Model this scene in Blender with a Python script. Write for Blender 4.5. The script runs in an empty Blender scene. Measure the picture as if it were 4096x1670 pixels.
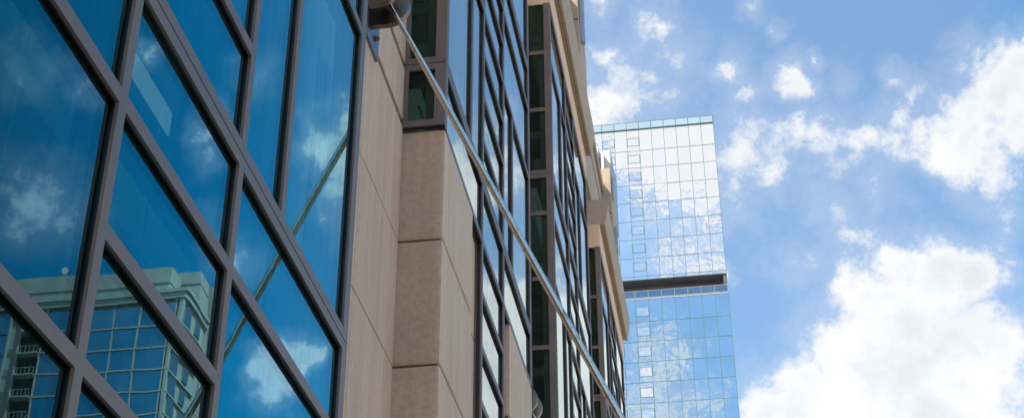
import bpy, bmesh, math, random
from mathutils import Vector, Matrix

random.seed(7)
R = math.radians
SC = bpy.context.scene
COL = SC.collection

# ------------------------------------------------------------------ scale
# everything below is laid out in units of 0.6 m, origin at the camera lens
U = 0.6
EYE = 1.6            # lens height above the pavement, metres


def P(x, y, z):
    return Vector((x * U, y * U, z * U + EYE))


GROUND_U = -EYE / U

# ------------------------------------------------------------------ camera
cam_d = bpy.data.cameras.new('camera')
cam = bpy.data.objects.new('camera', cam_d)
COL.objects.link(cam)
AX = Vector((0.98827989, -0.08320952, -0.12798061))   # world X seen from the camera (right, down, forward)
AY = Vector((0.15262142, 0.52160864, 0.83942309))
AZ = Vector((-0.0030922, -0.84911754, 0.52819488))
m = Matrix(((AX[0], -AX[1], -AX[2]), (AY[0], -AY[1], -AY[2]), (AZ[0], -AZ[1], -AZ[2])))
q_ = m.to_quaternion()
cam.rotation_mode = 'QUATERNION'
cam.rotation_quaternion = q_
cam.location = P(0, 0, 0)
cam_d.sensor_width = 36
cam_d.lens = 5978.54 / 4096 * 36
cam_d.clip_start = 0.1
cam_d.clip_end = 6000
SC.camera = cam

# ------------------------------------------------------------------ light
SUN_EL, SUN_AZ = 56.0, 242.0      # azimuth clockwise from +Y
sd = Vector((math.cos(R(SUN_EL)) * math.sin(R(SUN_AZ)), math.cos(R(SUN_EL)) * math.cos(R(SUN_AZ)), math.sin(R(SUN_EL))))
sun_d = bpy.data.lights.new('sun', 'SUN')
sun_d.energy = 3.8
sun_d.angle = R(0.5)
sun_d.color = (1.0, 0.95, 0.88)
sun = bpy.data.objects.new('sun', sun_d)
COL.objects.link(sun)
sun.rotation_euler = sd.to_track_quat('Z', 'Y').to_euler()
sun.location = (0, 0, 200)

SC.view_settings.view_transform = 'Standard'
SC.view_settings.look = 'None'
SC.view_settings.gamma = 1
SC.view_settings.exposure = 1.9

SC.render.engine = 'CYCLES'
cy = SC.cycles
cy.max_bounces = 8
cy.diffuse_bounces = 3
cy.glossy_bounces = 5
cy.transparent_max_bounces = 12
cy.caustics_reflective = False
cy.caustics_refractive = False
cy.use_denoising = True
cy.sample_clamp_indirect = 6


# ------------------------------------------------------------------ node helper
class NT:
    def __init__(s, tree):
        s.t = tree
        s.n = tree.nodes
        s.l = tree.links
        s.n.clear()

    def new(s, kind, **kw):
        nd = s.n.new(kind)
        for k, v in kw.items():
            setattr(nd, k, v)
        return nd

    def put(s, sock, v):
        if isinstance(v, bpy.types.NodeSocket):
            s.l.new(v, sock)
        elif v is not None:
            sock.default_value = v

    def math(s, op, a, b=None, c=None, clamp=False):
        nd = s.new('ShaderNodeMath', operation=op)
        nd.use_clamp = clamp
        s.put(nd.inputs[0], a)
        if b is not None:
            s.put(nd.inputs[1], b)
        if c is not None:
            s.put(nd.inputs[2], c)
        return nd.outputs[0]

    def vmath(s, op, a, b=None, scale=None):
        nd = s.new('ShaderNodeVectorMath', operation=op)
        s.put(nd.inputs[0], a)
        if b is not None:
            s.put(nd.inputs[1], b)
        if scale is not None:
            s.put(nd.inputs['Scale'], scale)
        return nd.outputs['Value'] if op in ('DOT_PRODUCT', 'DISTANCE', 'LENGTH') else nd.outputs['Vector']

    def noise(s, vec, scale, detail=4, rough=0.55, dim='3D', lac=2.0):
        nd = s.new('ShaderNodeTexNoise', noise_dimensions=dim)
        s.put(nd.inputs['Vector'], vec)
        nd.inputs['Scale'].default_value = scale
        nd.inputs['Detail'].default_value = detail
        nd.inputs['Roughness'].default_value = rough
        nd.inputs['Lacunarity'].default_value = lac
        return nd

    def ramp(s, f, lo, hi, a=0.0, b=1.0, smooth=True):
        nd = s.new('ShaderNodeMapRange')
        nd.interpolation_type = 'SMOOTHSTEP' if smooth else 'LINEAR'
        s.put(nd.inputs['Value'], f)
        nd.inputs['From Min'].default_value = lo
        nd.inputs['From Max'].default_value = hi
        nd.inputs['To Min'].default_value = a
        nd.inputs['To Max'].default_value = b
        return nd.outputs[0]

    def mix(s, f, a, b, blend='MIX'):
        nd = s.new('ShaderNodeMix', data_type='RGBA', blend_type=blend)
        s.put(nd.inputs[0], f)
        s.put(nd.inputs[6], a)
        s.put(nd.inputs[7], b)
        return nd.outputs[2]

    def mapping(s, vec, scale=(1, 1, 1), loc=(0, 0, 0)):
        nd = s.new('ShaderNodeMapping')
        s.put(nd.inputs['Vector'], vec)
        nd.inputs['Scale'].default_value = scale
        nd.inputs['Location'].default_value = loc
        return nd.outputs[0]


def c4(*c):
    return (c[0], c[1], c[2], 1.0)


# ------------------------------------------------------------------ world: daylight sky with cumulus
world = bpy.data.worlds.new('World')
SC.world = world
world.use_nodes = True
w = NT(world.node_tree)
sky = w.new('ShaderNodeTexSky', sky_type='NISHITA')
sky.sun_disc = False
sky.sun_elevation = R(SUN_EL)
sky.sun_rotation = R(SUN_AZ)
sky.altitude = 100
sky.air_density = 1.0
sky.dust_density = 1.6
sky.ozone_density = 1.3
tc = w.new('ShaderNodeTexCoord')
Dv = tc.outputs['Generated']
F_PX = 5978.54


def direction(px, py, mirror=False):
    """compass direction of a cloud seen at a point of the photograph (or seen mirrored in the facade)"""
    r = Vector((px - 2048.0, py - 835.0, F_PX))
    d = Vector((r.dot(AX), r.dot(AY), r.dot(AZ))).normalized()
    if mirror == 'facade':
        d.x = -d.x
    elif mirror == 'tower':
        d.y = -d.y
    return d


def sky_blobs():
    """(direction, angular radius, weight)"""
    out = []
    k = 1.5908
    for (X, Y, r, wt) in [
        # big cumulus, lower right
        (820, 790, 150, 1.35), (900, 720, 120, 1.3), (985, 680, 75, 1.25), (800, 670, 72, 1.15), (905, 655, 75, 1.35), (770, 630, 36, 0.95), (960, 625, 40, 1.0), (660, 720, 48, 0.95), (980, 930, 170, 1.4), (700, 930, 170, 1.4),
        (720, 760, 85, 1.1), (560, 1000, 130, 1.3), (470, 1030, 95, 1.15), (850, 1010, 200, 1.5), (1100, 1030, 70, 0.75),
        (1075, 700, 40, 0.72), (1045, 800, 45, 0.62), (1100, 640, 26, 0.5), (640, 1100, 220, 1.5), (1000, 1120, 180, 1.5), (400, 1120, 110, 1.2),
        # bank at the right edge
        (1120, 185, 95, 1.15), (1060, 245, 80, 1.05), (985, 300, 70, 1.0), (1110, 310, 90, 0.95), (900, 345, 55, 0.7), (1050, 360, 60, 0.6), (910, 400, 32, 0.62),
        (985, 345, 70, 1.1), (930, 325, 62, 1.05), (870, 325, 58, 1.0), (800, 345, 55, 0.9), (825, 290, 46, 0.8), (745, 350, 48, 0.82), (690, 360, 46, 0.76), (1000, 395, 55, 0.75), (950, 380, 50, 0.8), (855, 240, 34, 0.62), (1060, 430, 55, 0.45), (825, 205, 22, 0.4), (1180, 240, 120, 1.2), (1230, 380, 90, 0.8),
        (600, 380, 58, 0.62), (545, 360, 40, 0.62), (430, 395, 62, 0.62), (480, 425, 42, 0.66), (415, 340, 34, 0.35), (400, 490, 36, 0.4), (760, 400, 26, 0.45), (740, 450, 30, 0.3),
        (630, 515, 40, 0.36), (585, 460, 24, 0.3), (685, 600, 44, 0.42), (560, 675, 28, 0.3), (520, 640, 24, 0.25),
        # upper left puffs
        (75, 265, 72, 0.60), (30, 240, 60, 0.55), (60, 290, 60, 0.66), (120, 200, 60, 0.40), (250, 190, 50, 0.34), (215, 235, 46, 0.42), (180, 190, 38, 0.36), (215, 75, 34, 0.62), (175, 100, 30, 0.45), (385, 205, 40, 0.62), (410, 250, 34, 0.58),
        (540, 225, 44, 0.75), (560, 235, 34, 0.7), (515, 245, 26, 0.6), (600, 165, 16, 0.5), (565, 205, 20, 0.5), (450, 45, 26, 0.5), (505, 100, 12, 0.3), (80, 135, 26, 0.42), (65, 5, 30, 0.5), (395, 668, 17, 0.8), (230, 150, 14, 0.2), (675, 205, 18, 0.2), (1075, 590, 24, 0.35),
    ]:
        if r < 90:
            r, wt = r * 1.36, wt * 1.02
        out.append((direction(2300 + X * k, Y * k), r * k / F_PX, wt))
    # clouds that stand to the east and show mirrored in the near glazing
    for (X, Y, r, wt) in [
        (1130, 1440, 95, 1.0), (1210, 1390, 70, 1.05), (1080, 1470, 80, 0.8), (1050, 1540, 60, 0.5), (1160, 1500, 60, 0.6),
        (1290, 590, 95, 0.85), (1240, 560, 60, 0.6), (1350, 640, 80, 0.85), (1385, 480, 45, 0.7), (1390, 420, 26, 0.6), (1330, 760, 70, 0.5), (1280, 860, 40, 0.35), (1210, 600, 50, 0.5),
        (150, 800, 110, 0.36), (60, 760, 60, 0.33), (260, 280, 40, 0.28), (350, 350, 40, 0.28), (90, 290, 60, 0.25), (800, 580, 45, 0.36), (820, 640, 40, 0.25), (560, 230, 30, 0.3), (900, 1030, 60, 0.3),
        (240, 880, 60, 0.25), (1040, 330, 40, 0.2), (850, 480, 40, 0.25),
    ]:
        out.append((direction(X, Y, 'facade'), r / F_PX * 1.1, wt * 1.3))
    # clouds behind the viewer that show in the glass tower
    for (X, Y, r, wt) in [
        (2420, 540, 90, 1.0), (2560, 560, 120, 1.2), (2700, 560, 150, 1.5), (2850, 580, 150, 1.45), (2750, 640, 120, 1.3), (2640, 640, 110, 1.2), (2620, 700, 120, 1.0), (2800, 740, 120, 1.0), (2480, 680, 80, 0.9), (2900, 680, 90, 0.9),
        (2700, 400, 250, 1.3), (2950, 420, 200, 1.2), (2450, 420, 180, 1.1), (2740, 870, 55, 0.62), (2830, 850, 60, 0.62), (2690, 990, 50, 0.5), (2780, 960, 50, 0.6), (2870, 960, 50, 0.62), (2780, 1050, 60, 0.62), (2860, 1050, 50, 0.6), (2560, 860, 45, 0.4),
        (2640, 1400, 60, 0.62), (2700, 1440, 50, 0.62), (2680, 1340, 40, 0.55), (2600, 1500, 50, 0.5), (2720, 1520, 60, 0.6), (2560, 1640, 60, 0.75), (2680, 1620, 70, 0.7), (2820, 1600, 60, 0.45), (2500, 1560, 50, 0.5), (2640, 1030, 40, 0.5),
    ]:
        out.append((direction(X, Y, 'tower'), r / F_PX * 1.15, wt * (1.25 if Y < 760 else 1.1)))
    return out


# turbulence that frays the outlines
n1 = w.noise(Dv, 9.0, 7, 0.6)
n2 = w.noise(Dv, 42.0, 7, 0.62)
warp = w.vmath('ADD', w.vmath('SCALE', w.vmath('SUBTRACT', n1.outputs['Color'], (0.5, 0.5, 0.5)), scale=0.05),
               w.vmath('SCALE', w.vmath('SUBTRACT', n2.outputs['Color'], (0.5, 0.5, 0.5)), scale=0.026))
Dw = w.vmath('ADD', Dv, warp)
# random field for every other part of the sky
far = w.noise(Dv, 3.2, 8, 0.6)
acc = w.math('MULTIPLY_ADD', far.outputs['Fac'], 3.6, -1.85)
# the photographed quarter is described by its own clouds only
front = w.vmath('DOT_PRODUCT', Dv, tuple(direction(2500, 835)))
acc = w.math('SUBTRACT', acc, w.ramp(front, 0.80, 0.93, 0.0, 3.0))
eastd = w.vmath('DOT_PRODUCT', Dv, tuple(direction(800, 835, 'facade')))
acc = w.math('SUBTRACT', acc, w.ramp(eastd, 0.86, 0.95, 0.0, 3.0))
backd = w.vmath('DOT_PRODUCT', Dv, tuple(direction(2700, 900, 'tower')))
acc = w.math('SUBTRACT', acc, w.ramp(backd, 0.93, 0.98, 0.0, 3.0))
for d, r, wt in sky_blobs():
    dist = w.vmath('DISTANCE', Dw, tuple(d))
    v = w.math('MULTIPLY_ADD', dist, -wt / (r * 1.15), wt)
    acc = w.math('SMOOTH_MAX', acc, v, 0.12)
fine = w.noise(Dv, 24.0, 10, 0.72)
wisp = w.noise(w.mapping(Dw, scale=(1.0, 0.6, 2.2)), 9.0, 9, 0.70)
dens = w.math('ADD', acc, w.math('MULTIPLY_ADD', fine.outputs['Fac'], 1.6, -0.86))
dens = w.math('ADD', dens, w.math('MULTIPLY_ADD', wisp.outputs['Fac'], 1.1, -0.58))
mask = w.ramp(dens, -0.10, 0.60)
haze = w.ramp(dens, -0.65, 0.30, 0.0, 0.22)
mask = w.math('MAXIMUM', mask, haze)
shade = w.noise(w.mapping(Dv, loc=(3, 1, 7)), 15.0, 6, 0.55)
thick = w.ramp(dens, 0.25, 1.0)
sh = w.math('MULTIPLY', w.ramp(shade.outputs['Fac'], 0.40, 0.62), thick)
cloud_col = w.mix(sh, c4(3.95, 3.95, 3.98), c4(3.10, 3.32, 3.50))

# away from the sun the clear sky is a deeper blue
sep = w.new('ShaderNodeSeparateXYZ')
w.put(sep.inputs[0], Dv)
skyb = w.mix(1.0, sky.outputs['Color'], c4(0.90, 1.03, 1.02), 'MULTIPLY')
skyc = w.mix(w.ramp(sep.outputs['X'], 0.15, 0.33), skyb, w.mix(1.0, skyb, c4(0.06, 0.93, 1.20), 'MULTIPLY'))
cloud_col = w.mix(w.ramp(sep.outputs['X'], 0.19, 0.34), cloud_col, w.mix(1.0, cloud_col, c4(1.45, 1.5, 1.95), 'MULTIPLY'))
out_col = w.mix(mask, skyc, cloud_col)
# unseen sky brightened near the horizon and overhead, added to light the facade
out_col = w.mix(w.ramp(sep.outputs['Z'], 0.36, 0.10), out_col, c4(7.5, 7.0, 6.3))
out_col = w.mix(w.math('MULTIPLY', w.ramp(sep.outputs['Z'], 0.78, 0.92), mask), out_col, c4(9.0, 8.8, 8.5))
out_col = w.mix(w.math('MULTIPLY', w.ramp(backd, 0.90, 0.97), mask), out_col, c4(4.7, 4.75, 4.8))
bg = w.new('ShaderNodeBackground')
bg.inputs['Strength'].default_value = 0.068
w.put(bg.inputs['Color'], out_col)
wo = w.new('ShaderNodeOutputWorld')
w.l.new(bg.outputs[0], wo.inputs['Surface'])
world.cycles.sampling_method = 'MANUAL'
world.cycles.sample_map_resolution = 1024

# ------------------------------------------------------------------ materials
def material(name):
    mt = bpy.data.materials.new(name)
    mt.use_nodes = True
    return mt, NT(mt.node_tree)


def finish(n, shader):
    o = n.new('ShaderNodeOutputMaterial')
    n.l.new(shader, o.inputs['Surface'])


def wpos(n):
    return n.new('ShaderNodeNewGeometry').outputs['Position']


def principled(n, base, rough=0.6, metal=0.0, bump=None, spec=0.5):
    p = n.new('ShaderNodeBsdfPrincipled')
    n.put(p.inputs['Base Color'], base)
    n.put(p.inputs['Roughness'], rough)
    n.put(p.inputs['Metallic'], metal)
    p.inputs['Specular IOR Level'].default_value = spec
    if bump is not None:
        n.l.new(bump, p.inputs['Normal'])
    return p.outputs[0]


def bump(n, h, dist, strength=1.0):
    b = n.new('ShaderNodeBump')
    b.inputs['Strength'].default_value = strength
    b.inputs['Distance'].default_value = dist
    n.put(b.inputs['Height'], h)
    return b.outputs['Normal']


def mat_stone(name, base, dark, speck=0.5, streak=0.5):
    mt, n = material(name)
    p = wpos(n)
    big = n.noise(p, 0.9, 5, 0.6).outputs['Fac']
    stv = n.noise(n.mapping(p, (5.5, 5.5, 0.35)), 1.0, 5, 0.6).outputs['Fac']
    grain = n.noise(p, 48.0, 4, 0.75).outputs['Fac']
    f = n.math('MULTIPLY_ADD', n.ramp(big, 0.3, 0.7), 0.35, n.math('MULTIPLY', n.ramp(stv, 0.35, 0.72), streak))
    f = n.math('ADD', f, n.math('MULTIPLY_ADD', grain, speck, -speck * 0.5), clamp=True)
    col = n.mix(f, base, dark)
    mid = n.noise(p, 16.0, 5, 0.7).outputs['Fac']
    col = n.mix(n.math('MULTIPLY', n.ramp(mid, 0.42, 0.70), 0.22 + speck * 0.12), col, c4(dark[0] * 0.78, dark[1] * 0.76, dark[2] * 0.74))
    # rain streaks down the face
    rs = n.noise(n.mapping(p, (9.0, 9.0, 0.22)), 1.3, 6, 0.7).outputs['Fac']
    col = n.mix(n.math('MULTIPLY', n.ramp(rs, 0.50, 0.72), streak * 0.7), col, c4(base[0] * 0.72, base[1] * 0.66, base[2] * 0.60))
    ob = n.new('ShaderNodeObjectInfo')
    col = n.mix(n.math('MULTIPLY', ob.outputs['Random'], 0.22), col, c4(dark[0] * 0.95, dark[1] * 0.98, dark[2] * 1.05))
    # air holes and pale run marks
    vor = n.new('ShaderNodeTexVoronoi')
    n.put(vor.inputs['Vector'], p)
    vor.inputs['Scale'].default_value = 4.5
    pits = n.ramp(vor.outputs['Distance'], 0.030, 0.045, 1.0, 0.0)
    pits = n.math('MULTIPLY', pits, n.ramp(n.noise(p, 1.7, 2).outputs['Fac'], 0.56, 0.60))
    col = n.mix(pits, col, c4(0.05, 0.04, 0.03))
    eff = n.noise(n.mapping(p, (7, 7, 4.0)), 2.2, 8, 0.75).outputs['Fac']
    effm = n.math('MULTIPLY', n.ramp(eff, 0.60, 0.70), n.ramp(n.noise(p, 1.1, 2).outputs['Fac'], 0.5, 0.66, 0.0, 0.35))
    col = n.mix(effm, col, c4(base[0] * 1.35, base[1] * 1.4, base[2] * 1.5))
    b = bump(n, n.noise(p, 60.0, 4, 0.7).outputs['Fac'], 0.0022)
    finish(n, principled(n, col, 0.85, 0, b, 0.3))
    return mt


def mat_plain(name, col, rough=0.6, metal=0.0, var=0.15, scale=6.0, spec=0.5):
    mt, n = material(name)
    p = wpos(n)
    f = n.noise(p, scale, 5, 0.6).outputs['Fac']
    c = n.mix(n.ramp(f, 0.3, 0.7), c4(*[v * (1 - var) for v in col]), c4(*[min(1, v * (1 + var)) for v in col]))
    finish(n, principled(n, c, rough, metal, None, spec))
    return mt


def mat_frame(name, col):
    mt, n = material(name)
    p = wpos(n)
    f1 = n.noise(n.mapping(p, (1, 1, 0.25)), 9.0, 6, 0.65).outputs['Fac']
    f2 = n.noise(p, 140.0, 2, 0.6).outputs['Fac']
    c = n.mix(n.ramp(f1, 0.3, 0.72), c4(*[v * 0.86 for v in col]), c4(*[v * 1.14 for v in col]))
    c = n.mix(n.math('MULTIPLY', n.ramp(f2, 0.35, 0.7), 0.25), c, c4(*[v * 0.6 for v in col]))
    r = n.ramp(f1, 0.2, 0.8, 0.38, 0.6)
    finish(n, principled(n, c, r, 0.25, None, 0.5))
    return mt


def mat_glass(name, tint, refl, wav=0.0006, wscale=1.1):
    mt, n = material(name)
    g = n.new('ShaderNodeNewGeometry')
    dot = n.math('ABSOLUTE', n.vmath('DOT_PRODUCT', g.outputs['Normal'], g.outputs['Incoming']))
    one = n.math('POWER', n.math('SUBTRACT', 1.0, dot, clamp=True), 5.0)
    r1 = n.math('MULTIPLY_ADD', one, 0.957, 0.043)
    rr = n.math('DIVIDE', n.math('MULTIPLY', r1, 2.0), n.math('ADD', r1, 1.0))
    rr = n.math('MULTIPLY_ADD', rr, 1.10, -0.055, clamp=True)
    h = n.noise(n.mapping(g.outputs['Position'], (1.0, 1.0, 0.8)), wscale, 2, 0.45).outputs['Fac']
    nb = bump(n, h, wav)
    gl = n.new('ShaderNodeBsdfGlossy')
    gl.inputs['Roughness'].default_value = 0.0
    sm = n.noise(n.mapping(g.outputs['Position'], (7.0, 7.0, 0.35)), 1.6, 6, 0.7).outputs['Fac']
    n.put(gl.inputs['Color'], n.mix(n.ramp(sm, 0.42, 0.72), c4(*refl), c4(refl[0] * 0.86, refl[1] * 0.86, refl[2] * 0.86)))
    n.l.new(nb, gl.inputs['Normal'])
    tr = n.new('ShaderNodeBsdfTransparent')
    tr.inputs['Color'].default_value = c4(*tint)
    mx = n.new('ShaderNodeMixShader')
    n.l.new(rr, mx.inputs[0])
    n.l.new(tr.outputs[0], mx.inputs[1])
    n.l.new(gl.outputs[0], mx.inputs[2])
    finish(n, mx.outputs[0])
    return mt


def mat_mirror_glass(name, base, dif, wav, wscale):
    """coated glazing of a far building"""
    mt, n = material(name)
    p = wpos(n)
    h = n.noise(p, wscale, 2, 0.5).outputs['Fac']
    nb = bump(n, h, wav)
    v = n.noise(p, 0.25, 2, 0.5).outputs['Fac']
    lw = n.new('ShaderNodeLayerWeight')
    lw.inputs['Blend'].default_value = 0.35
    gl = n.new('ShaderNodeBsdfGlossy')
    gl.inputs['Roughness'].default_value = 0.0
    gl.inputs['Color'].default_value = c4(*base)
    n.l.new(nb, gl.inputs['Normal'])
    df = n.new('ShaderNodeBsdfDiffuse')
    n.put(df.inputs['Color'], n.mix(n.ramp(v, 0.4, 0.6), c4(*dif), c4(*[d * 1.5 for d in dif])))
    mx = n.new('ShaderNodeMixShader')
    n.put(mx.inputs[0], n.math('MULTIPLY_ADD', lw.outputs['Fresnel'], 0.5, 0.72, clamp=True))
    n.l.new(df.outputs[0], mx.inputs[1])
    n.l.new(gl.outputs[0], mx.inputs[2])
    finish(n, mx.outputs[0])
    return mt


def mat_emit(name, col, s):
    mt, n = material(name)
    e = n.new('ShaderNodeEmission')
    e.inputs['Color'].default_value = c4(*col)
    e.inputs['Strength'].default_value = s
    finish(n, e.outputs[0])
    return mt


def mat_steel(name, col, rough=0.22):
    mt, n = material(name)
    p = wpos(n)
    f = n.noise(n.mapping(p, (30, 30, 4)), 1.0, 6, 0.7).outputs['Fac']
    d = n.noise(p, 14.0, 6, 0.7).outputs['Fac']
    c = n.mix(n.ramp(d, 0.52, 0.74), c4(*col), c4(col[0] * 0.45, col[1] * 0.34, col[2] * 0.26))
    finish(n, principled(n, c, n.ramp(f, 0.2, 0.8, rough, rough + 0.18), 1.0))
    return mt


M = {}
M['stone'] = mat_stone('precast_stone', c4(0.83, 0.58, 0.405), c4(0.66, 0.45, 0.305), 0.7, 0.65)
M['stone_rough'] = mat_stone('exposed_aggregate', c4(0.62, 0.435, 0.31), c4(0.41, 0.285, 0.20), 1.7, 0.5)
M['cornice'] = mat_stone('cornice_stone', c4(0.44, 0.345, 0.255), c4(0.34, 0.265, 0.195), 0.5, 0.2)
M['joint'] = mat_plain('joint_sealant', (0.10, 0.07, 0.045), 0.9, 0, 0.25, 20)
M['joint_pale'] = mat_plain('joint_ledge', (0.17, 0.125, 0.075), 0.9, 0, 0.25, 20)
M['frame'] = mat_frame('painted_aluminium', (0.185, 0.138, 0.122))
M['gasket'] = mat_plain('black_gasket', (0.010, 0.010, 0.011), 0.5, 0, 0.2, 30)
M['glass'] = mat_glass('curtain_glass', (0.42, 0.62, 0.60), (0.52, 0.92, 1.0), 0.0010, 1.3)
M['glass_far'] = mat_glass('curtain_glass_far', (0.42, 0.62, 0.60), (0.90, 1.0, 1.0), 0.0003, 1.0)
M['glass_side'] = mat_glass('side_glass', (0.34, 0.45, 0.39), (0.5, 0.7, 0.66), 0.0004, 1.0)
M['pane_edge'] = mat_plain('green_glass_edge', (0.05, 0.22, 0.18), 0.2, 0, 0.2, 30)
M['ceiling'] = mat_plain('ceiling_tile', (0.55, 0.55, 0.52), 0.9, 0, 0.05, 2)
M['carpet'] = mat_plain('office_floor', (0.07, 0.07, 0.075), 0.9)
M['inwall'] = mat_plain('interior_wall', (0.33, 0.33, 0.32), 0.9, 0, 0.05, 2)
M['lamp'] = mat_emit('lit_diffuser', (1.0, 0.98, 0.92), 0.11)
M['steel'] = mat_steel('brushed_stainless', (0.70, 0.58, 0.47), 0.15)
M['steel_dark'] = mat_steel('weathered_stainless', (0.24, 0.19, 0.155), 0.30)
M['plate'] = mat_plain('galvanised_plate', (0.20, 0.22, 0.26), 0.5, 0.5, 0.15, 12)
M['white_metal'] = mat_plain('white_metal', (0.50, 0.49, 0.46), 0.5, 0, 0.06, 3)
M['grey_metal'] = mat_plain('grey_metal', (0.30, 0.33, 0.37), 0.45, 0.4, 0.1, 3)
M['dark'] = mat_plain('dark_void', (0.03, 0.03, 0.035), 0.9)
M['roof'] = mat_plain('roof_membrane', (0.35, 0.34, 0.32), 0.9)
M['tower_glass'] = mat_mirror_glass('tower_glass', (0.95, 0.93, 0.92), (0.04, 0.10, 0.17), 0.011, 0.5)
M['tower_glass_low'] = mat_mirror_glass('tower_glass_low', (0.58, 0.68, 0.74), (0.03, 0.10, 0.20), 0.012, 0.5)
M['tower_line'] = mat_plain('tower_joint', (0.06, 0.135, 0.14), 0.5, 0.2, 0.1, 1)
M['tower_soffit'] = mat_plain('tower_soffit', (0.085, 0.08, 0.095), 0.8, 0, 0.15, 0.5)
M['tower_slab'] = mat_plain('tower_slab_edge', (0.33, 0.34, 0.36), 0.7)
M['screen_glass'] = mat_mirror_glass('screen_glass', (0.60, 0.72, 0.80), (0.10, 0.2, 0.3), 0.004, 0.6)
M['rail_glass'] = mat_mirror_glass('balustrade_glass', (0.22, 0.30, 0.38), (0.04, 0.07, 0.11), 0.002, 0.6)
M['rail'] = mat_plain('rail_metal', (0.26, 0.31, 0.34), 0.4, 0.3)
M['pale_stone'] = mat_plain('pale_cladding', (0.26, 0.275, 0.28), 0.85, 0, 0.12, 0.4)
M['pale_trim'] = mat_plain('pale_trim', (0.27, 0.29, 0.30), 0.8, 0, 0.06, 0.5)
M['apt_glass'] = mat_mirror_glass('apartment_glass', (0.55, 0.65, 0.70), (0.03, 0.05, 0.07), 0.004, 0.3)
M['asphalt'] = mat_plain('asphalt', (0.05, 0.05, 0.052), 0.9, 0, 0.2, 8)
M['paving'] = mat_plain('paving', (0.36, 0.34, 0.31), 0.9, 0, 0.12, 3)
M['paint'] = mat_plain('road_paint', (0.7, 0.7, 0.66), 0.8)
M['earth'] = mat_plain('city_ground', (0.20, 0.19, 0.17), 0.95, 0, 0.2, 0.2)


# ------------------------------------------------------------------ mesh helpers
class MB:
    def __init__(s):
        s.v, s.f, s.m = [], [], []

    def box(s, x0, x1, y0, y1, z0, z1, mi=0):
        a = len(s.v)
        for z in (z0, z1):
            for y in (y0, y1):
                for x in (x0, x1):
                    s.v.append((x, y, z))
        for q in ((0, 2, 3, 1), (4, 5, 7, 6), (0, 1, 5, 4), (2, 6, 7, 3), (0, 4, 6, 2), (1, 3, 7, 5)):
            s.f.append([a + i for i in q])
            s.m.append(mi)
        return s

    def quad(s, pts, mi=0):
        a = len(s.v)
        s.v += [tuple(p) for p in pts]
        s.f.append(list(range(a, a + len(pts))))
        s.m.append(mi)
        return s

    def prism_y(s, prof, y0, y1, mi=0):
        """closed (x,z) outline run along y"""
        a = len(s.v)
        k = len(prof)
        for y in (y0, y1):
            s.v += [(x, y, z) for x, z in prof]
        for i in range(k):
            j = (i + 1) % k
            s.f.append([a + i, a + k + i, a + k + j, a + j])
            s.m.append(mi)
        s.f.append([a + i for i in range(k)])
        s.m.append(mi)
        s.f.append([a + k + i for i in reversed(range(k))])
        s.m.append(mi)
        return s

    def prism_z(s, prof, z0, z1, mi=0):
        a = len(s.v)
        k = len(prof)
        for z in (z0, z1):
            s.v += [(x, y, z) for x, y in prof]
        for i in range(k):
            j = (i + 1) % k
            s.f.append([a + i, a + j, a + k + j, a + k + i])
            s.m.append(mi)
        s.f.append([a + i for i in reversed(range(k))])
        s.m.append(mi)
        s.f.append([a + k + i for i in range(k)])
        s.m.append(mi)
        return s

    def tube(s, pts, radii, seg=24, mi=0):
        """lathe-like tube through points with a radius each"""
        pts = [Vector(p) for p in pts]
        d = (pts[-1] - pts[0]).normalized()
        up = Vector((0, 1, 0)) if abs(d.y) < 0.9 else Vector((1, 0, 0))
        e1 = d.cross(up).normalized()
        e2 = d.cross(e1)
        a = len(s.v)
        for p, r in zip(pts, radii):
            for i in range(seg):
                t = 2 * math.pi * i / seg
                s.v.append(tuple(p + e1 * (r * math.cos(t)) + e2 * (r * math.sin(t))))
        for k in range(len(pts) - 1):
            for i in range(seg):
                j = (i + 1) % seg
                s.f.append([a + k * seg + i, a + k * seg + j, a + (k + 1) * seg + j, a + (k + 1) * seg + i])
                s.m.append(mi)
        s.f.append([a + i for i in reversed(range(seg))])
        s.m.append(mi)
        s.f.append([a + (len(pts) - 1) * seg + i for i in range(seg)])
        s.m.append(mi)
        return s

    def build(s, name, mats, parent=None, bevel=0.0, smooth=False):
        if not isinstance(mats, (list, tuple)):
            mats = [mats]
        me = bpy.data.meshes.new(name)
        me.from_pydata([tuple(P(*v)) for v in s.v], [], s.f)
        for i, mi in enumerate(s.m):
            me.polygons[i].material_index = mi
        for mt in mats:
            me.materials.append(mt)
        bm = bmesh.new()
        bm.from_mesh(me)
        if bevel:
            es = [e for e in bm.edges if len(e.link_faces) == 2 and e.calc_face_angle(0) > 0.6]
            bmesh.ops.bevel(bm, geom=es, offset=bevel * U, segments=2, affect='EDGES', profile=0.6)
        bmesh.ops.recalc_face_normals(bm, faces=[f for f in bm.faces])
        bm.to_mesh(me)
        bm.free()
        if smooth:
            for p in me.polygons:
                p.use_smooth = True
            try:
                me.set_sharp_from_angle(angle=R(35))
            except Exception:
                pass
        o = bpy.data.objects.new(name, me)
        COL.objects.link(o)
        if parent is not None:
            o.parent = parent
            o.matrix_parent_inverse = parent_inv(parent)
        return o


def parent_inv(p):
    # every child is laid out in world space, so an object's basis is also its world matrix
    return p.matrix_basis.inverted()


def thing(name, label, cat, loc, group=None):
    o = bpy.data.objects.new(name, None)
    COL.objects.link(o)
    o.location = P(*loc)
    o.empty_display_size = 0.5
    o['label'] = label
    o['category'] = cat
    if group:
        o['group'] = group
    return o


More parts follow.
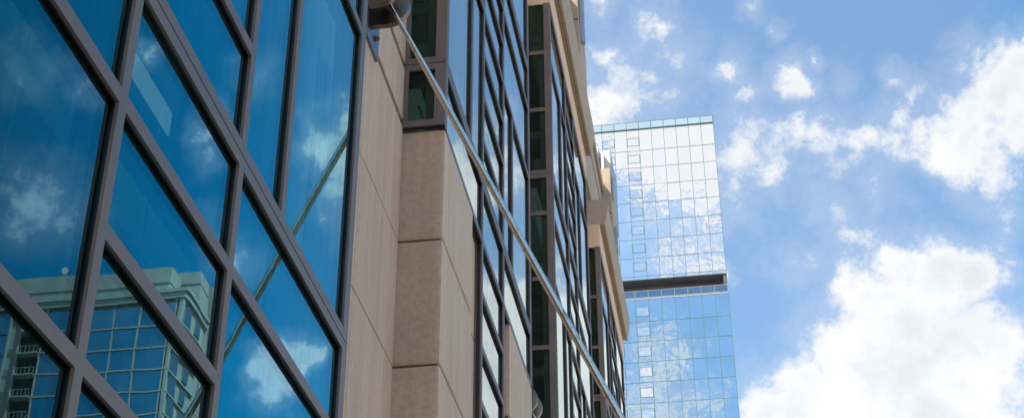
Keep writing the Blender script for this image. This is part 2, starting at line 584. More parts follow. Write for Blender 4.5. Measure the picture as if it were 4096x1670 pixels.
# ================================================================== the setting
g = MB().box(-2500, 2500, -2500, 2500, GROUND_U - 1.0, GROUND_U - 0.27).build('ground', M['earth'])
g['kind'] = 'structure'
g = MB().box(5.0, 26.0, -400, 600, GROUND_U - 0.26, GROUND_U - 0.22).build('road', M['asphalt'])
g['kind'] = 'structure'
for (xa, xb) in ((-4.6, 5.0), (26.0, 36.0)):
    g = MB().box(xa, xb, -400, 600, GROUND_U - 0.265, GROUND_U).build('pavement', M['paving'])
    g['kind'] = 'structure'
mk = MB()
for i in range(-30, 60):
    mk.box(15.4, 15.6, i * 10, i * 10 + 5, GROUND_U - 0.219, GROUND_U - 0.212)
g = mk.build('lane_markings', M['paint'])
g['kind'] = 'structure'

# ================================================================== the near building
bld = thing('office_building', 'near office building with tan stone piers and brown framed blue glass on the left', 'building', (-4, 30, GROUND_U))

CAP, CAPD, GAS = 0.062, 0.028, 0.052     # half width of a cap, its depth, depth down to the glass
DBL = 0.118                              # height of one half of a floor joint
IGU = 0.028


def pane(par, x, y0, y1, z0, z1, mt, amp=1.0):
    """an insulated unit: two thin sheets, very slightly out of true as real ones are"""
    t = [random.uniform(-1, 1) * 0.0010 * amp for _ in range(4)]
    a = MB()
    for k in range(2):
        dx = -k * IGU
        a.quad([(x + dx + t[0], y0, z0), (x + dx + t[1], y1, z0), (x + dx + t[1] + t[3] - t[2], y1, z1), (x + dx + t[0] + t[3] - t[2], y0, z1)])
    return a.build('pane', mt, par)


def curtain(xf, ml, segs, floors, z_lo, z_hi, glassmat, label, amp=1.0, end_w=None):
    """ml: mullion lines y. segs: list of (i, j, z0, z1) glazed fields between lines i and j.
    floors: heights of the doubled joints."""
    cw = MB()
    # inner frame behind the glass
    zs = sorted(set([z_lo, z_hi] + floors))
    cuts = [z_lo] + floors + [z_hi]
    root = bpy.data.objects.new('curtain_wall', None)
    root.empty_display_size = 0.3
    COL.objects.link(root)
    root.location = P(xf, ml[0], z_lo)
    root.parent = bld
    root.matrix_parent_inverse = parent_inv(bld)
    if label:
        root['label'] = label
    return root


def cap_v(par, xf, y, z0, z1, hw=CAP):
    a = MB()
    a.box(xf - CAPD, xf, y - hw, y + hw, z0, z1, 0)
    a.box(xf - GAS - IGU - 0.02, xf - CAPD, y - hw * 0.72, y + hw * 0.72, z0, z1, 1)
    a.box(xf - 0.34, xf - GAS - IGU - 0.02, y - hw * 0.8, y + hw * 0.8, z0, z1, 0)
    return a.build('mullion', [M['frame'], M['gasket']], par, 0)


def cap_h(par, xf, y0, y1, z, double=False):
    a = MB()
    if double:
        a.box(xf - CAPD, xf, y0, y1, z + 0.008, z + 0.008 + DBL, 0)
        a.box(xf - CAPD, xf, y0, y1, z - 0.008 - DBL, z - 0.008, 0)
        a.box(xf - GAS - IGU - 0.02, xf - CAPD, y0, y1, z - DBL * 0.9, z + DBL * 0.9, 1)
        a.box(xf - 0.34, xf - GAS - IGU - 0.02, y0, y1, z - DBL, z + DBL, 0)
    else:
        a.box(xf - CAPD, xf, y0, y1, z - CAP, z + CAP, 0)
        a.box(xf - GAS - IGU - 0.02, xf - CAPD, y0, y1, z - CAP * 0.75, z + CAP * 0.75, 1)
        a.box(xf - 0.28, xf - GAS - IGU - 0.02, y0, y1, z - CAP * 0.8, z + CAP * 0.8, 0)
    return a.build('transom', [M['frame'], M['gasket']], par, 0)


def bay(xf, ml, levels, floors, z_bot, head, glassmat, label, amp=1.0, stone_top=None, last_hw=None):
    """One projecting glazed bay. ml = six lines m0..m5.
    levels: dict storey-> [o1..o6] heights between two floor joints."""
    root = curtain(xf, ml, None, floors, z_bot, head, glassmat, label)
    m0, m1, m2, m3, m4, m5 = ml
    hw = [CAP] * 6
    if last_hw:
        hw[5] = last_hw
    bounds = [z_bot] + [f for f in floors if f > z_bot + 0.1] + [head]
    for si in range(len(bounds) - 1):
        z0, z1 = bounds[si], bounds[si + 1]
        isf0 = si > 0
        isf1 = si < len(bounds) - 2
        zz0 = z0 + 0.008 if isf0 else z0
        zz1 = z1 - 0.008 if isf1 else z1
        lv = [v for v in levels[si]]
        o4 = lv[3]
        o6 = lv[5] if len(lv) > 5 else None
        st = stone_top if (stone_top and z0 < stone_top < z1) else None
        buried = bool(stone_top and z1 <= stone_top)
        # full height members
        for idx in (0, 2, 3, 5):
            if idx in (0, 5) and buried:
                continue
            if idx in (0, 5) and st:
                cap_v(root, xf, ml[idx], 13.80, zz1, hw[idx])
            else:
                cap_v(root, xf, ml[idx], zz0, zz1, hw[idx])
        lowtop = o4
        if not st and not buried and lowtop is not None:
            for idx in (1, 4):
                cap_v(root, xf, ml[idx], z0 + (DBL + 0.008 if isf0 else 0), lowtop - CAP)
        # fields
        gi = xf - GAS

        def field(i, j, zl):
            """zl: ordered horizontal members inside the field"""
            ya, yb = ml[i] + hw[i], ml[j] - hw[j]
            zb = z0 + (DBL + 0.008 if isf0 else 0)
            zt = z1 - (DBL + 0.008 if isf1 else 0)
            zcur = zb
            for z in zl:
                if z is None or z <= zb + 0.05 or z >= zt - 0.05:
                    continue
                cap_h(root, xf, ya, yb, z)
            edges = [zb] + [z for z in zl if z is not None and zb + 0.05 < z < zt - 0.05] + [zt]
            for a_, b_ in zip(edges[:-1], edges[1:]):
                p0 = a_ + (CAP * 0.75 if a_ != zb else -DBL * 0.1)
                p1 = b_ - (CAP * 0.75 if b_ != zt else -DBL * 0.1)
                mid = (a_ + b_) / 2
                if st and (i, j) in ((0, 2), (3, 5)) and mid < st:
                    continue
                if mid < (o4 or 0) and (i, j) in ((0, 2), (3, 5)):
                    k = 1 if i == 0 else 4
                    pane(root, gi, ml[i] + hw[i] * 0.7, ml[k] - CAP * 0.7, p0, p1, glassmat, amp)
                    pane(root, gi, ml[k] + CAP * 0.7, ml[j] - hw[j] * 0.7, p0, p1, glassmat, amp)
                else:
                    pane(root, gi, ml[i] + hw[i] * 0.7, ml[j] - hw[j] * 0.7, p0, p1, glassmat, amp)

        if st:
            field(0, 2, [o6])
            field(3, 5, [o6])
        elif not buried:
            field(0, 2, [o4, o6])
            field(3, 5, [o4, o6])
        field(2, 3, lv)
        if isf1:
            for (i, j) in ((0, 2), (2, 3), (3, 5)):
                if buried and i != 2:
                    continue
                cap_h(root, xf, ml[i] + hw[i], ml[j] - hw[j], z1, True)
    for (i, j) in ((0, 2), (2, 3), (3, 5)):
        cap_h(root, xf, ml[i] + hw[i], ml[j] - hw[j], head - CAP - 0.002)
    return root


HEAD = 28.25
YA = [4.48, 6.83, 8.05, 10.48, 11.70, 14.135]
YB = [19.375, 21.62, 22.86, 25.29, 26.5, 29.07]
YC = [33.895, 36.05, 37.40, 39.6, 41.0, 43.42]
YD = [48.135, 50.4, 51.65, 54.1, 55.3, 57.75]
XA, XB = -4.0, -4.02
WALL = -4.72

ZG = GROUND_U + 0.01
bay(XA, YA, [[1.1, 2.13, 3.15, 4.19, 5.20, 6.245], [8.505, 9.55, 10.57, 11.60, 12.6, 13.6], [15.96, 17.0, 18.0, 19.05, 20.1, 21.1], [23.4, 24.4, 25.4, 26.3, 27.2, None]],
    [7.382, 14.85, 22.3], ZG, HEAD, M['glass'], 'wide glazed bay nearest the viewer', 1.0, None, 0.095)
bay(XB, YB, [[1.1, 2.13, 3.15, 4.19, 5.20, 6.245], [8.5, 9.55, 10.6, 11.64, 12.69, 13.76], [15.98, 17.0, 18.04, 19.07, 20.1, 21.07], [23.3, 24.3, 25.3, 26.3, 27.2, None]],
    [7.5, 15.05, 22.3], ZG, HEAD, M['glass_far'], 'glazed bay above the two stone blocks', 0.8, 13.72)
bay(XB, YC, [[1.1, 2.13, 3.15, 4.19, 5.20, 6.245], [8.5, 9.55, 10.6, 11.64, 12.69, 13.76], [15.8, 16.8, 17.88, 18.95, 19.95, 21.0], [23.3, 24.25, 25.22, 26.25, 27.12, None]],
    [7.5, 14.9, 22.3], ZG, HEAD, M['glass_far'], 'third glazed bay, under the long tan cornice', 0.8)
bay(XB, YD, [[1.1, 2.13, 3.15, 4.19, 5.20, 6.245], [8.5, 9.55, 10.6, 11.64, 12.69, 13.76], [15.8, 16.8, 17.88, 18.95, 19.95, 21.0], [23.3, 24.25, 25.22, 26.2, 27.12, None]],
    [7.5, 14.9, 22.15], ZG, HEAD, M['glass_far'], 'farthest glazed bay, beside the glass tower', 0.8)


# side windows that face the viewer at each step of the facade
def side_window(y, z_bot, z_top, lines, floors, label):
    root = bpy.data.objects.new('side_window', None)
    root.empty_display_size = 0.3
    COL.objects.link(root)
    root.location = P(-4.4, y, z_bot)
    root.parent = bld
    root.matrix_parent_inverse = parent_inv(bld)
    root['label'] = label
    # jambs
    cuts = [z_bot] + floors + [z_top]
    a = MB()
    for z0, z1 in zip(cuts[:-1], cuts[1:]):
        lo = z0 + (0.008 if z0 in floors else 0)
        hi = z1 - (0.008 if z1 in floors else 0)
        a.box(WALL + 0.005, -4.645, y - 0.062, y - 0.001, lo, hi, 0)
        a.box(-4.205, XB - 0.002, y - 0.062, y - 0.001, lo, hi, 0)
    a.build('frame', [M['frame']], root, 0)
    for z in lines:
        MB().box(-4.643, -4.207, y - 0.055, y - 0.001, z - CAP, z + CAP, 0).build('crossbar', [M['frame']], root, 0)
    for z in floors:
        MB().box(-4.643, -4.207, y - 0.058, y - 0.001, z + 0.008, z + 0.008 + DBL, 0).build('crossbar', [M['frame']], root, 0)
        MB().box(-4.643, -4.207, y - 0.058, y - 0.001, z - 0.008 - DBL, z - 0.008, 0).build('crossbar', [M['frame']], root, 0)
    for f_ in floors:
        if f_ > 12:
            MB().box(-5.10, -4.40, y + 0.75, y + 0.95, f_ + 1.75, f_ + 1.98).box(-4.62, -4.40, y + 0.35, y + 0.6, f_ + 0.2, f_ + 0.75).build('inner_bracket', M['inwall'], root, 0)
            MB().box(-5.10, -4.40, y + 0.75, y + 0.95, f_ + 5.2, f_ + 5.43).build('inner_bracket', M['inwall'], root, 0)
    edges = sorted([z_bot, z_top] + lines + floors)
    for e0, e1 in zip(edges[:-1], edges[1:]):
        if e1 - e0 < 0.3:
            continue
        g0 = e0 + (CAP if e0 in lines else DBL if e0 in floors else 0.0)
        g1 = e1 - (CAP if e1 in lines else DBL if e1 in floors else 0.0)
        p = MB().quad([(-4.645, y - 0.012, g0), (-4.205, y - 0.012, g0), (-4.205, y - 0.012, g1), (-4.645, y - 0.012, g1)])
        p.build('pane', M['glass_side'], root)
    return root


YRB, YRC, YRD = 19.31, 33.83, 48.07
side_window(YRB, 13.94, HEAD, [17.1, 19.2, 21.1, 24.4, 26.4], [15.08, 22.3], 'green side window above the nearer stone pier')
side_window(YRC, GROUND_U, HEAD, [4.0, 6.2, 10.5, 12.7, 17.05, 19.05, 21.05, 24.45, 26.45], [7.5, 14.9, 22.3], 'tall strip of green side windows')
side_window(YRD, GROUND_U, HEAD, [4.0, 6.2, 10.5, 12.7, 17.05, 19.05, 21.05, 24.1, 26.15], [7.5, 14.9, 22.12], 'far strip of dark side windows')
# sill under the first side window
s_ = MB().box(WALL + 0.005, XB - 0.002, YRB - 0.075, YRB - 0.002, 13.815, 13.94, 0).box(WALL + 0.02, XB + 0.0, YRB - 0.05, YRB + 0.0, 13.795, 13.813, 1)
s_.build('window_sill', [M['frame'], M['gasket']], bld, 0)


# stone piers
def stone_block(x0, x1, y0, y1, z0, z1, mats, bev=0.045, name='stone_block'):
    return MB().box(x0, x1, y0, y1, z0, z1).build(name, mats, bld, bev)


JZ = [GROUND_U + 0.01, 1.1, 3.25, 5.37, 7.49, 9.61, 11.735, 13.785]


def two_tone(o):
    """the short side of the pier is raw aggregate, the street side is rubbed smooth"""
    me = o.data
    me.materials.append(M['stone_rough'])
    for p in me.polygons:
        if p.normal.y < -0.8:
            p.material_index = 1


for (y0, y1) in ((19.31, 21.86), (26.03, 29.15)):
    for a_, b_ in zip(JZ[:-1], JZ[1:]):
        o = stone_block(WALL - 0.3, XB - (0.0 if y0 < 20 else 0.004), y0, y1, a_ + 0.016, b_ - 0.016, M['stone'], 0.055)
        two_tone(o)
    MB().box(WALL - 0.3, XB - 0.05, y0 + 0.04, y1 - 0.04, GROUND_U + 0.02, 13.81).build('mortar_joint', M['joint'], bld)
for (y0, y1) in ((21.87, 22.80), (25.35, 26.02)):
    for a_, b_ in zip(JZ[:-1], JZ[1:]):
        stone_block(WALL - 0.3, XB - 0.13, y0, y1, a_ + 0.016, (b_ - 0.016) if b_ < 13.5 else 13.68, M['stone'], 0.01, 'stone_panel')

# recessed wall between the first two bays, and the plainer ones further on
ZJ = [(GROUND_U + 0.01, 0.02), (1.1, 0.022), (3.25, 0.022), (5.37, 0.022), (7.49, 0.022), (9.61, 0.022), (11.75, 0.022), (13.93, 0.13), (15.07, 0.13), (17.2, 0.022), (19.3, 0.022), (21.4, 0.022), (23.5, 0.022), (25.6, 0.022), (27.7, 0.022), (30.2, 0.02)]
for gi_, (ya, yb) in enumerate(((13.2, 19.31), (29.2, 33.83), (43.5, 48.07))):
    MB().box(WALL - 0.4, WALL - 0.07, ya, yb, GROUND_U + 0.02, 31.9).build('wall_joint', M['joint_pale'], bld)
    if gi_ == 0:
        cols = [(ya, 16.885), (16.905, 18.78), (18.80, 19.309)]
    else:
        cols = [(ya, ya + 0.5), (ya + 0.52, yb - 0.52), (yb - 0.5, yb - 0.001)]
    for (c0, c1) in cols:
        for (a_, ga), (b_, gb) in zip(ZJ[:-1], ZJ[1:]):
            stone_block(WALL - 0.28, WALL, c0, c1, a_ + ga / 2, b_ - gb / 2, M['stone'], 0.012, 'stone_panel')

# stone fascia and cornice over each bay
CPROF = [(-4.75, 29.26), (-3.87, 29.26), (-3.87, 29.22), (-3.79, 29.22), (-3.65, 30.12), (-3.68, 30.32), (-4.9, 30.40), (-4.9, 29.26)]
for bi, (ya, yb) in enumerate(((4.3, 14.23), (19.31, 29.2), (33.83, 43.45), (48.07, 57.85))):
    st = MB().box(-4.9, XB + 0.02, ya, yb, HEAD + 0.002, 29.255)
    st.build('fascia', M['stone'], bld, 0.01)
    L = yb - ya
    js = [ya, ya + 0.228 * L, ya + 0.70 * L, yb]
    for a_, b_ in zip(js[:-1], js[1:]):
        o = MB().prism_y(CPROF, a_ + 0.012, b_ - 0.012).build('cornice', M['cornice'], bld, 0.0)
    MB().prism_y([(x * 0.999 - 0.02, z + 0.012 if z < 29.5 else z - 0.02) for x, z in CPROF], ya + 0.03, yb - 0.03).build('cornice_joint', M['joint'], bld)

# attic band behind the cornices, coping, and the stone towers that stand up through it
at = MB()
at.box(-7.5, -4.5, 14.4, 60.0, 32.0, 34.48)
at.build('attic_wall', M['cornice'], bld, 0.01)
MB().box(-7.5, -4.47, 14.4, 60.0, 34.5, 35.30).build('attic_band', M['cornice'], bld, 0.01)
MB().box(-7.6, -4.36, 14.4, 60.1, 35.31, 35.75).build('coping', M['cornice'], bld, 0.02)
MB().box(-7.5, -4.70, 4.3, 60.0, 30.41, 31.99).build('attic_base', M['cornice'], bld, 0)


def roof_tower(y0, x1, ztop, notch, fins):
    MB().box(-6.5, x1, y0, y0 + 2.3, 30.42, notch).box(-6.5, x1 - 0.10, y0 + 0.03, y0 + 2.2, notch + 0.0, notch + 0.06).box(-6.5, x1 - 0.02, y0 - 0.03, y0 + 2.3, notch + 0.06, ztop).build('roof_tower', [M['cornice']], bld, 0.02)
    for (zb, zt, dx) in fins:
        MB().box(x1 + 0.005, x1 + dx, y0 + 0.3, y0 + 0.55, zb, zt).build('metal_fin', M['grey_metal'], bld, 0)


roof_tower(42.5, -3.99, 39.0, 34.6, [(33.85, 38.0, 0.16)])
roof_tower(55.4, -4.02, 36.55, 34.2, [(35.2, 36.3, 0.06), (31.3, 33.7, 0.14)])

# inside: floors, ceilings with beams, a back wall, lit panels
for z, zc in ((-0.05, None), (7.40, 6.9), (15.05, 14.3), (22.3, 21.7)):
    fs = MB().box(-18, -5.36, 1.0, 57.5, z - 0.28, z + 0.06)
    for (ya, yb) in ((4.6, 14.1), (19.5, 29.0), (34.0, 43.3), (48.2, 57.7)):
        fs.box(-5.359, -4.36, ya, yb, z - 0.28, z + 0.06)
    fs.build('floor_slab', M['carpet'], bld)
    if zc:
        cl = MB()
        cl.box(-18, -5.36, 1.0, 57.5, z - 0.62, z - 0.29)
        for (ya, yb) in ((4.6, 14.1), (19.5, 29.0), (34.0, 43.3), (48.2, 57.7)):
            cl.box(-5.359, -4.50, ya, yb, z - 0.62, z - 0.29)
            cl.box(-4.95, -4.55, ya, yb, z - 1.30, z - 0.63)
            for k in range(4):
                y_ = ya + 0.5 + k * 2.5
                cl.box(-17, -4.96, y_, y_ + 0.30, z - 1.05, z - 0.63)
        cl.build('ceiling', M['ceiling'], bld)
MB().box(-18.3, -18, 0.5, 58, GROUND_U, 30.3).build('rear_wall', M['inwall'], bld)
MB().box(-18, -4.2, 57.86, 58.2, GROUND_U, 30.38).build('end_wall', M['stone'], bld)
MB().box(-18, -4.15, 0.6, 0.9, GROUND_U, 30.38).build('end_wall', M['stone'], bld)
MB().box(-18, -4.15, 0.92, 4.35, GROUND_U, 30.38).build('corner_wall', M['stone'], bld)
MB().box(-18, -4.95, 0.9, 57.8, 30.0, 30.4).build('roof', M['roof'], bld)
MB().box(-12.2, -12.0, 1, 57.6, GROUND_U, 30).build('partition', M['inwall'], bld)
for yy in (9.0, 20.2, 24.0, 28.2, 34.8, 38.5, 42.6, 49.0, 53.0):
    MB().box(-6.5, -5.9, yy, yy + 0.6, GROUND_U, 30).build('column', M['inwall'], bld)
MB().box(-4.312, -4.30, 8.74, 9.55, 6.99, 7.22).build('light_strip', M['lamp'], bld)
MB().box(-4.365, -4.35, 13.5, 14.06, 7.6, 10.95).build('roller_blind', M['ceiling'], bld)
for yy in (7.25, 9.45, 12.7):
    MB().box(-4.355, -4.35, yy, yy + 0.014, 4.4, 7.0).box(-4.355, -4.35, yy + 0.4, yy + 0.414, 7.7, 12.0).build('blind_cord', M['inwall'], bld)
for (ya, yb) in ((14.4, 19.2), (29.3, 33.7), (43.6, 47.9)):
    MB().box(-5.3, -5.13, ya, yb, GROUND_U, 30).build('lining_wall', M['inwall'], bld)


# ================================================================== canopy tie rods
def tie_rod(y, label):
    t = thing('canopy_tie_rod', label, 'tie rod', (WALL, y, 14.2), 'steel tie rods fixed to the recessed stone walls')
    yn, yf = y - 0.20, y + 0.28
    MB().box(WALL + 0.002, WALL + 0.045, y - 0.45, y + 0.87, 13.72, 14.95).build('wall_plate', M['plate'], t, 0.006)

    def gusset(yc, th, cx, cz, r):
        prof = [(WALL + 0.048, cz + r)]
        for i in range(25):
            a_ = math.pi / 2 - math.pi * i / 24
            prof.append((cx + r * math.cos(a_), cz + r * math.sin(a_)))
        prof.append((WALL + 0.048, cz - r))
        MB().prism_y(prof, yc - th / 2, yc + th / 2).build('gusset_plate', M['steel_dark'], t, 0.008, True)
    gusset(yn, 0.10, -4.44, 14.23, 0.33)
    gusset(yf, 0.10, -4.40, 14.23, 0.33)
    MB().tube([(-4.40, yn - 0.10, 14.25), (-4.40, yf + 0.10, 14.25)], [0.085, 0.085], 28).build('pin', M['steel_dark'], t, 0, True)
    MB().tube([(-4.40, yn - 0.14, 14.25), (-4.40, yn - 0.105, 14.25)], [0.115, 0.125], 6).build('pin_nut', M['steel_dark'], t, 0)
    MB().tube([(-4.40, y - 0.09, 14.25), (-4.40, y + 0.12, 14.25)], [0.15, 0.15], 32).build('fork_eye', M['steel_dark'], t, 0, True)
    a = Vector((-4.22, y, 13.87))
    b = Vector((-1.21, y + 0.16, 7.36))
    d = (b - a).normalized()
    a0 = a - d * 0.28
    e = a + d * 13.2
    MB().tube([a0, a + d * 0.05, a + d * 1.5, a + d * 1.6, e], [0.028, 0.030, 0.047, 0.049, 0.049], 40).build('rod', M['steel'], t, 0, True)
    for (by, bz) in ((y + 0.60, 13.95), (y + 0.60, 14.72), (y - 0.33, 13.95)):
        MB().tube([(WALL + 0.046, by, bz), (WALL + 0.052, by, bz), (WALL + 0.053, by, bz), (WALL + 0.10, by, bz), (WALL + 0.122, by, bz), (WALL + 0.13, by, bz)],
                  [0.068, 0.068, 0.038, 0.038, 0.026, 0.008], 20).build('bolt', M['steel_dark'], t, 0, True)
    return t


tie_rod(16.5, 'long polished steel tie rod slanting down across the facade from its rounded bracket')
tie_rod(30.95, 'rounded dark steel tie rod bracket low beside the tall strip of green side windows')

# ================================================================== plant housing on the roof
lv = thing('ventilation_housing', 'white rooftop ventilation housing with louvres standing above the far stone tower', 'ventilation unit', (-5.5, 60, 35.8))
MB().box(-5.9, -4.75, 58.0, 61.5, 35.8, 39.55).build('housing', M['white_metal'], lv, 0.01)
MB().box(-4.74, -4.24, 58.35, 61.5, 35.8, 39.5).build('side_box', M['white_metal'], lv, 0.01)
MB().box(-4.62, -4.50, 57.95, 58.345, 35.8, 39.2).build('baffle', M['white_metal'], lv, 0.01)
MB().box(-4.24, -4.20, 58.3, 61.4, 36.5, 39.6).build('side_panel', M['grey_metal'], lv, 0.0)
lo = MB()
for i in range(11):
    z = 36.3 + i * 0.29
    lo.box(-5.35, -4.98, 57.86, 57.94, z, z + 0.10)
lo.box(-5.0, -4.93, 57.85, 57.96, 36.0, 39.5)
lo.box(-5.42, -5.35, 57.85, 57.96, 36.0, 39.5)
lo.build('louvre', M['white_metal'], lv)
MB().box(-5.36, -4.97, 57.965, 57.99, 36.1, 39.45).build('louvre_backing', M['dark'], lv)

# ================================================================== glass tower
K = 1.66
tw = thing('glass_tower', 'tall pale blue glass tower with a dark recessed terrace floor, behind the stone corner', 'tower', (-20, 200 * K + 20, GROUND_U))
TY = 200 * K
cw_ = 2.0 * K
xr = 2.33 * K
NC = 15


def tower_glazing(zs, xa_cols, mt, name='glazing'):
    a = MB()
    for zi in range(len(zs) - 1):
        z1, z0 = zs[zi], zs[zi + 1]
        for c in range(xa_cols):
            x1 = xr - c * cw_
            x0 = x1 - cw_
            t = [random.gauss(0, 0.009) for _ in range(3)]
            g_ = 0.035
            base = TY
            a.quad([(x0 + g_, base + t[0], z0 + g_), (x1 - g_, base + t[0] + t[1], z0 + g_), (x1 - g_, base + t[0] + t[1] + t[2], z1 - g_), (x0 + g_, base + t[0] + t[2], z1 - g_)])
    return a.build(name, mt, tw)


up = [v * K for v in (138.88, 134.85, 131.58, 128.27, 124.95, 121.63, 118.31, 114.99, 111.78, 111.22)]
low = [v * K for v in (107.85, 104.03)] + [(104.03 - 3.33 * i) * K for i in range(1, 33)]
low = [z for z in low if z > GROUND_U]
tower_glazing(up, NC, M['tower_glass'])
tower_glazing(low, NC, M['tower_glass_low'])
xl = xr - NC * cw_
# bodies behind the glass (open terrace between)
MB().box(xl, xr - 0.02, TY + 0.12, TY + 70, 111.25 * K, 138.9 * K).build('upper_body', M['tower_line'], tw)
MB().box(xl, xr - 0.02, TY + 0.12, TY + 70, GROUND_U, 107.8 * K).build('lower_body', M['tower_line'], tw)
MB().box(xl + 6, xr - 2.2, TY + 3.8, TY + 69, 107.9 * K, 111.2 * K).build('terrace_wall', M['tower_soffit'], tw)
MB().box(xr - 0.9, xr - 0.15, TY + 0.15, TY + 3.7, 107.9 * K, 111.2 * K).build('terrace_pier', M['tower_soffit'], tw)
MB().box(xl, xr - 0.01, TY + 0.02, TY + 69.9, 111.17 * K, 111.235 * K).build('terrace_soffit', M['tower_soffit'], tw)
MB().box(xl, xr, TY - 0.10, TY + 69.9, 107.82 * K, 108.05 * K).build('slab_edge', M['tower_slab'], tw)
# balustrade
bal = MB()
for c in range(NC):
    x1 = xr - c * cw_ - (0.0 if c else -0.1)
    bal.box(xr - (c + 1) * cw_ + 0.10, x1 - 0.10, TY - 0.12, TY - 0.09, 108.12 * K, 109.18 * K)
bal.build('balustrade_glass', M['rail_glass'], tw)
rl_ = MB().box(xl, xr + 0.2, TY - 0.16, TY - 0.06, 109.2 * K, 109.27 * K).box(xl, xr + 0.2, TY - 0.15, TY - 0.07, 108.06 * K, 108.11 * K)
for c in range(NC + 1):
    x = xr - c * cw_
    rl_.box(x - 0.06, x + 0.06, TY - 0.15, TY - 0.07, 108.11 * K, 109.2 * K)
rl_.build('balustrade_rail', M['rail'], tw)
# parapet screen on the roof
pp = MB()
for c in range(NC):
    x1 = xr - c * cw_
    t = random.gauss(0, 0.004)
    pp.box(x1 - cw_ + 0.05, x1 - 0.05, TY + t, TY + 0.04 + t, 139.12 * K, 140.42 * K)
pp.build('parapet_glass', M['screen_glass'], tw)
pr = MB().box(xl, xr, TY - 0.04, TY + 0.10, 140.44 * K, 140.52 * K).box(xl, xr, TY - 0.30, TY + 0.10, 138.95 * K, 139.08 * K)
for c in range(NC + 1):
    x = xr - c * cw_
    pr.box(x - 0.10, x + 0.10, TY - 0.04, TY + 0.1, 139.08 * K, 140.44 * K)
pr.box(xr - 0.35, xr - 0.06, TY + 0.12, TY + 0.2, 139.1 * K, 140.4 * K)
pr.build('parapet_rail', M['tower_line'], tw)
MB().box(xr - 12 * cw_, xr - 6.3 * cw_, TY + 0.6, TY + 0.9, 139.3 * K, 139.9 * K).build('roof_beam', M['white_metal'], tw)
# joint lines
for zs, nm in ((up, 'mullion_grid'), (low, 'mullion_grid')):
    a = MB()
    for z in zs:
        a.box(xl, xr, TY - 0.03, TY + 0.05, z - 0.07, z + 0.07)
    for c in range(NC + 1):
        x = xr - c * cw_
        for zi in range(len(zs) - 1):
            a.box(x - 0.06, x + 0.06, TY - 0.028, TY + 0.05, zs[zi + 1] + 0.086, zs[zi] - 0.086)
    a.build(nm, M['tower_line'], tw)
# opening vents, one per floor in alternate bays
nv = 0
for zs in (up[:9], low[:22]):
    for zi in range(len(zs) - 1):
        z1, z0 = zs[zi], zs[zi + 1]
        if z1 - z0 < 3:
            continue
        for c in (6, 8, 10):
            if nv >= 96:
                continue
            x1 = xr - c * cw_ - 0.06
            x0 = x1 - cw_ + 0.12
            top = z0 + 0.75 * 5.5
            bot = z0 + 0.28 * 5.5
            f_ = MB()
            for (a0, a1, b0, b1) in ((x0, x1, top - 0.13, top), (x0, x1, bot, bot + 0.13), (x0, x0 + 0.13, bot + 0.13, top - 0.13), (x1 - 0.13, x1, bot + 0.13, top - 0.13)):
                f_.box(a0, a1, TY - 0.06, TY - 0.01, b0, b1, 0)
            tt = random.gauss(0, 0.012)
            f_.quad([(x0 + 0.13, TY - 0.04, bot + 0.13), (x1 - 0.13, TY - 0.04 + tt, bot + 0.13), (x1 - 0.13, TY - 0.04 + tt * 2, top - 0.13), (x0 + 0.13, TY - 0.04 + tt, top - 0.13)], 1)
            f_.build('vent_window', [M['tower_line'], M['tower_glass']], tw)
            nv += 1

# ================================================================== unseen low building across the street, added to bounce sunlight onto the facade
lr = thing('bounce_building', 'low building opposite, out of view, added to throw warm sunlight back onto the facade', 'building', (50, 40, GROUND_U))
MB().box(37.0, 62, -60, 160, GROUND_U, 26.0).build('wall', M['pale_stone'], lr)
MB().box(36.6, 62.2, -60.2, 160.2, 26.002, 27.2).build('cornice', M['pale_trim'], lr, 0.05)
lw_ = MB()
for fi in range(4):
    for k in range(42):
        y_ = -58 + k * 5.2
        lw_.box(36.96, 36.999, y_, y_ + 2.2, 0.5 + fi * 6.4, 4.3 + fi * 6.4)
o_ = lw_.build('window', M['apt_glass'], lr)
o_['kind'] = 'stuff'

# ================================================================== apartment tower across the street (seen mirrored in the glazing)
ap = thing('apartment_tower', 'pale stone apartment tower with balconies, mirrored in the lower left glass', 'building', (140, 300, GROUND_U))
s = 2.8


def AXP(x100):
    return (x100 + 8.07) * s - 8.07


AY0 = 100 * s
xc0 = AXP(34.0)
zt = 57.25 * s
fl = 1.9 * s
# main body
MB().box(xc0 + 0.3, 190, AY0 + 0.9, AY0 + 22, GROUND_U, zt - 0.2).build('wall', M['pale_stone'], ap)
# corner cladding post and band courses
xs = [xc0 + 1.1, AXP(36.85), AXP(39.1), AXP(41.7)]
n_f = 29
zfl = [56.85 * s - i * fl for i in range(n_f)]
zfl = [z for z in zfl if z > GROUND_U + 4]
gw = MB()
for z1 in zfl:
    z0 = z1 - fl + 0.35
    for a_, b_ in zip(xs[:-1], xs[1:]):
        gw.box(a_ + 0.28, b_ - 0.28, AY0 + 0.3, AY0 + 0.9, z0, z1)
    gw.box(AXP(42.9), AXP(45.1), AY0 + 0.3, AY0 + 0.9, z0, z1)
    gw.box(AXP(48.2), AXP(51.2), AY0 + 0.3, AY0 + 0.9, z0, z1)
gw.build('glazing', M['apt_glass'], ap)
bc = MB()
for z1 in zfl:
    bc.box(xc0 - 0.2, AXP(45.2), AY0, AY0 + 0.95, z1 - fl, z1 - fl + 0.34)
    bc.box(xc0 - 0.2, xc0 + 0.3, AY0 + 0.96, AY0 + 14.9, z1 - fl, z1 - fl + 0.34)
bc.build('band_course', M['pale_trim'], ap)
po = MB()
for x in xs + [AXP(42.8), AXP(45.2), AXP(47.1), AXP(48.1)]:
    po.box(x - 0.17, x + 0.17, AY0 + 0.05, AY0 + 0.98, GROUND_U, zt - 0.3)
po.box(xc0 - 0.1, xc0 + 0.55, AY0 + 0.02, AY0 + 0.98, GROUND_U, zt - 0.3)
po.build('pier', M['pale_trim'], ap)
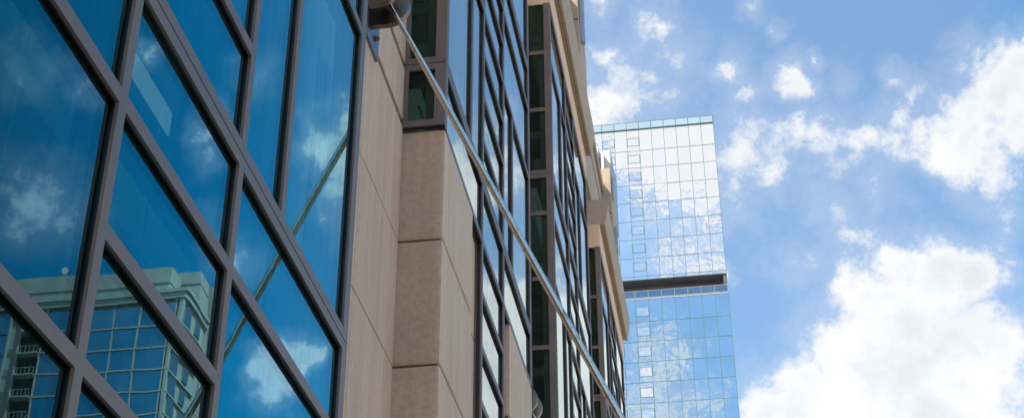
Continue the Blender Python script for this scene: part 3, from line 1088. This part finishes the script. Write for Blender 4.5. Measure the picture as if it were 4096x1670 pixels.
# cornice with a stepped edge
MB().box(xc0 - 0.8, AXP(52), AY0 - 0.7, AY0 + 16, zt + 1.2, zt + 2.0).box(xc0 - 0.4, AXP(52), AY0 - 0.35, AY0 + 16, zt - 0.25, zt + 1.19).build('cornice', M['pale_trim'], ap)
# balconies
for i, z1 in enumerate(zfl[:14]):
    b = MB()
    b.box(AXP(45.25), AXP(47.05), AY0 + 0.86, AY0 + 0.899, z1 - fl + 0.35, z1 - 0.3, 0)
    b.box(AXP(45.3), AXP(47.0), AY0 - 0.8, AY0 + 0.85, z1 - fl, z1 - fl + 0.30, 1)
    o = b.build('balcony', [M['dark'], M['pale_trim']], ap)
    r_ = MB()
    r_.box(AXP(45.3), AXP(47.0), AY0 - 0.78, AY0 - 0.70, z1 - fl + 1.75, z1 - fl + 1.85)
    for k in range(6):
        xx = AXP(45.3) + (AXP(47.0) - AXP(45.3)) * k / 5
        r_.box(xx - 0.04, xx + 0.04, AY0 - 0.78, AY0 - 0.70, z1 - fl + 0.31, z1 - fl + 1.75)
    rr_ = r_.build('railing', M['pale_trim'], o)
# side that runs back from the corner: two rows of windows
sg = MB()
sp = MB()
for z1 in zfl:
    sg.box(xc0 - 0.02, xc0 + 0.28, AY0 + 2.0, AY0 + 5.5, z1 - fl + 0.36, z1 - 0.05)
    sg.box(xc0 - 0.02, xc0 + 0.28, AY0 + 8.5, AY0 + 11.5, z1 - fl + 1.2, z1 - 0.6)
    sg.box(xc0 + 0.45, xc0 + 0.62, AY0 + 15.3, AY0 + 17.2, z1 - fl + 0.36, z1 - 0.05)
sg.build('side_glazing', M['apt_glass'], ap)
# penthouse volumes
MB().box(AXP(35.5), 185, AY0 + 1.5, AY0 + 22, zt + 2.01, 60.45 * s).box(AXP(35.5) - 0.15, 185.2, AY0 + 1.3, AY0 + 22, 59.0 * s, 59.08 * s).build('penthouse', M['pale_stone'], ap)
MB().box(AXP(38.0), AXP(42), AY0 + 6, AY0 + 20, 60.46 * s, 61.2 * s).build('roof_room', M['pale_stone'], ap)
MB().box(xc0 - 0.3, 150, AY0 + 8, AY0 + 15, zt + 2.02, 171.3).box(xc0 - 0.45, 150, AY0 + 7.8, AY0 + 15, 168.0, 168.2).build('stair_tower', M['pale_stone'], ap)
st_ = MB().box(xc0 - 0.2, 150, AY0 + 17.5, AY0 + 23, GROUND_U, 172.3)
st_.box(xc0 + 0.6, 150, AY0 + 15.1, AY0 + 17.4, GROUND_U, 170.5)
st_.build('rear_wing', M['pale_stone'], ap)
ln = MB()
for i in range(60):
    z = 167 - i * 1.35
    ln.box(xc0 - 0.24, xc0 - 0.201, AY0 + 17.6, AY0 + 22.9, z, z + 0.07)
ln.build('panel_joint', M['joint'], ap)

# small dish on that roof
ds = thing('satellite_dish', 'tiny white dish on the mirrored roof edge, left of the bronze mullion', 'satellite dish', (AXP(45.2), AY0 + 3, 60.45 * s))
xx, yy, zz = AXP(44.8), AY0 + 2.5, 60.46 * s
MB().tube([(xx, yy, zz), (xx, yy, zz + 1.3)], [0.12, 0.12], 10).build('mast', M['grey_metal'], ds)
MB().tube([(xx, yy - 0.5, zz + 1.7), (xx, yy - 0.25, zz + 1.7), (xx, yy, zz + 1.7)], [0.95, 0.7, 0.2], 20).build('dish', M['white_metal'], ds, 0, True)
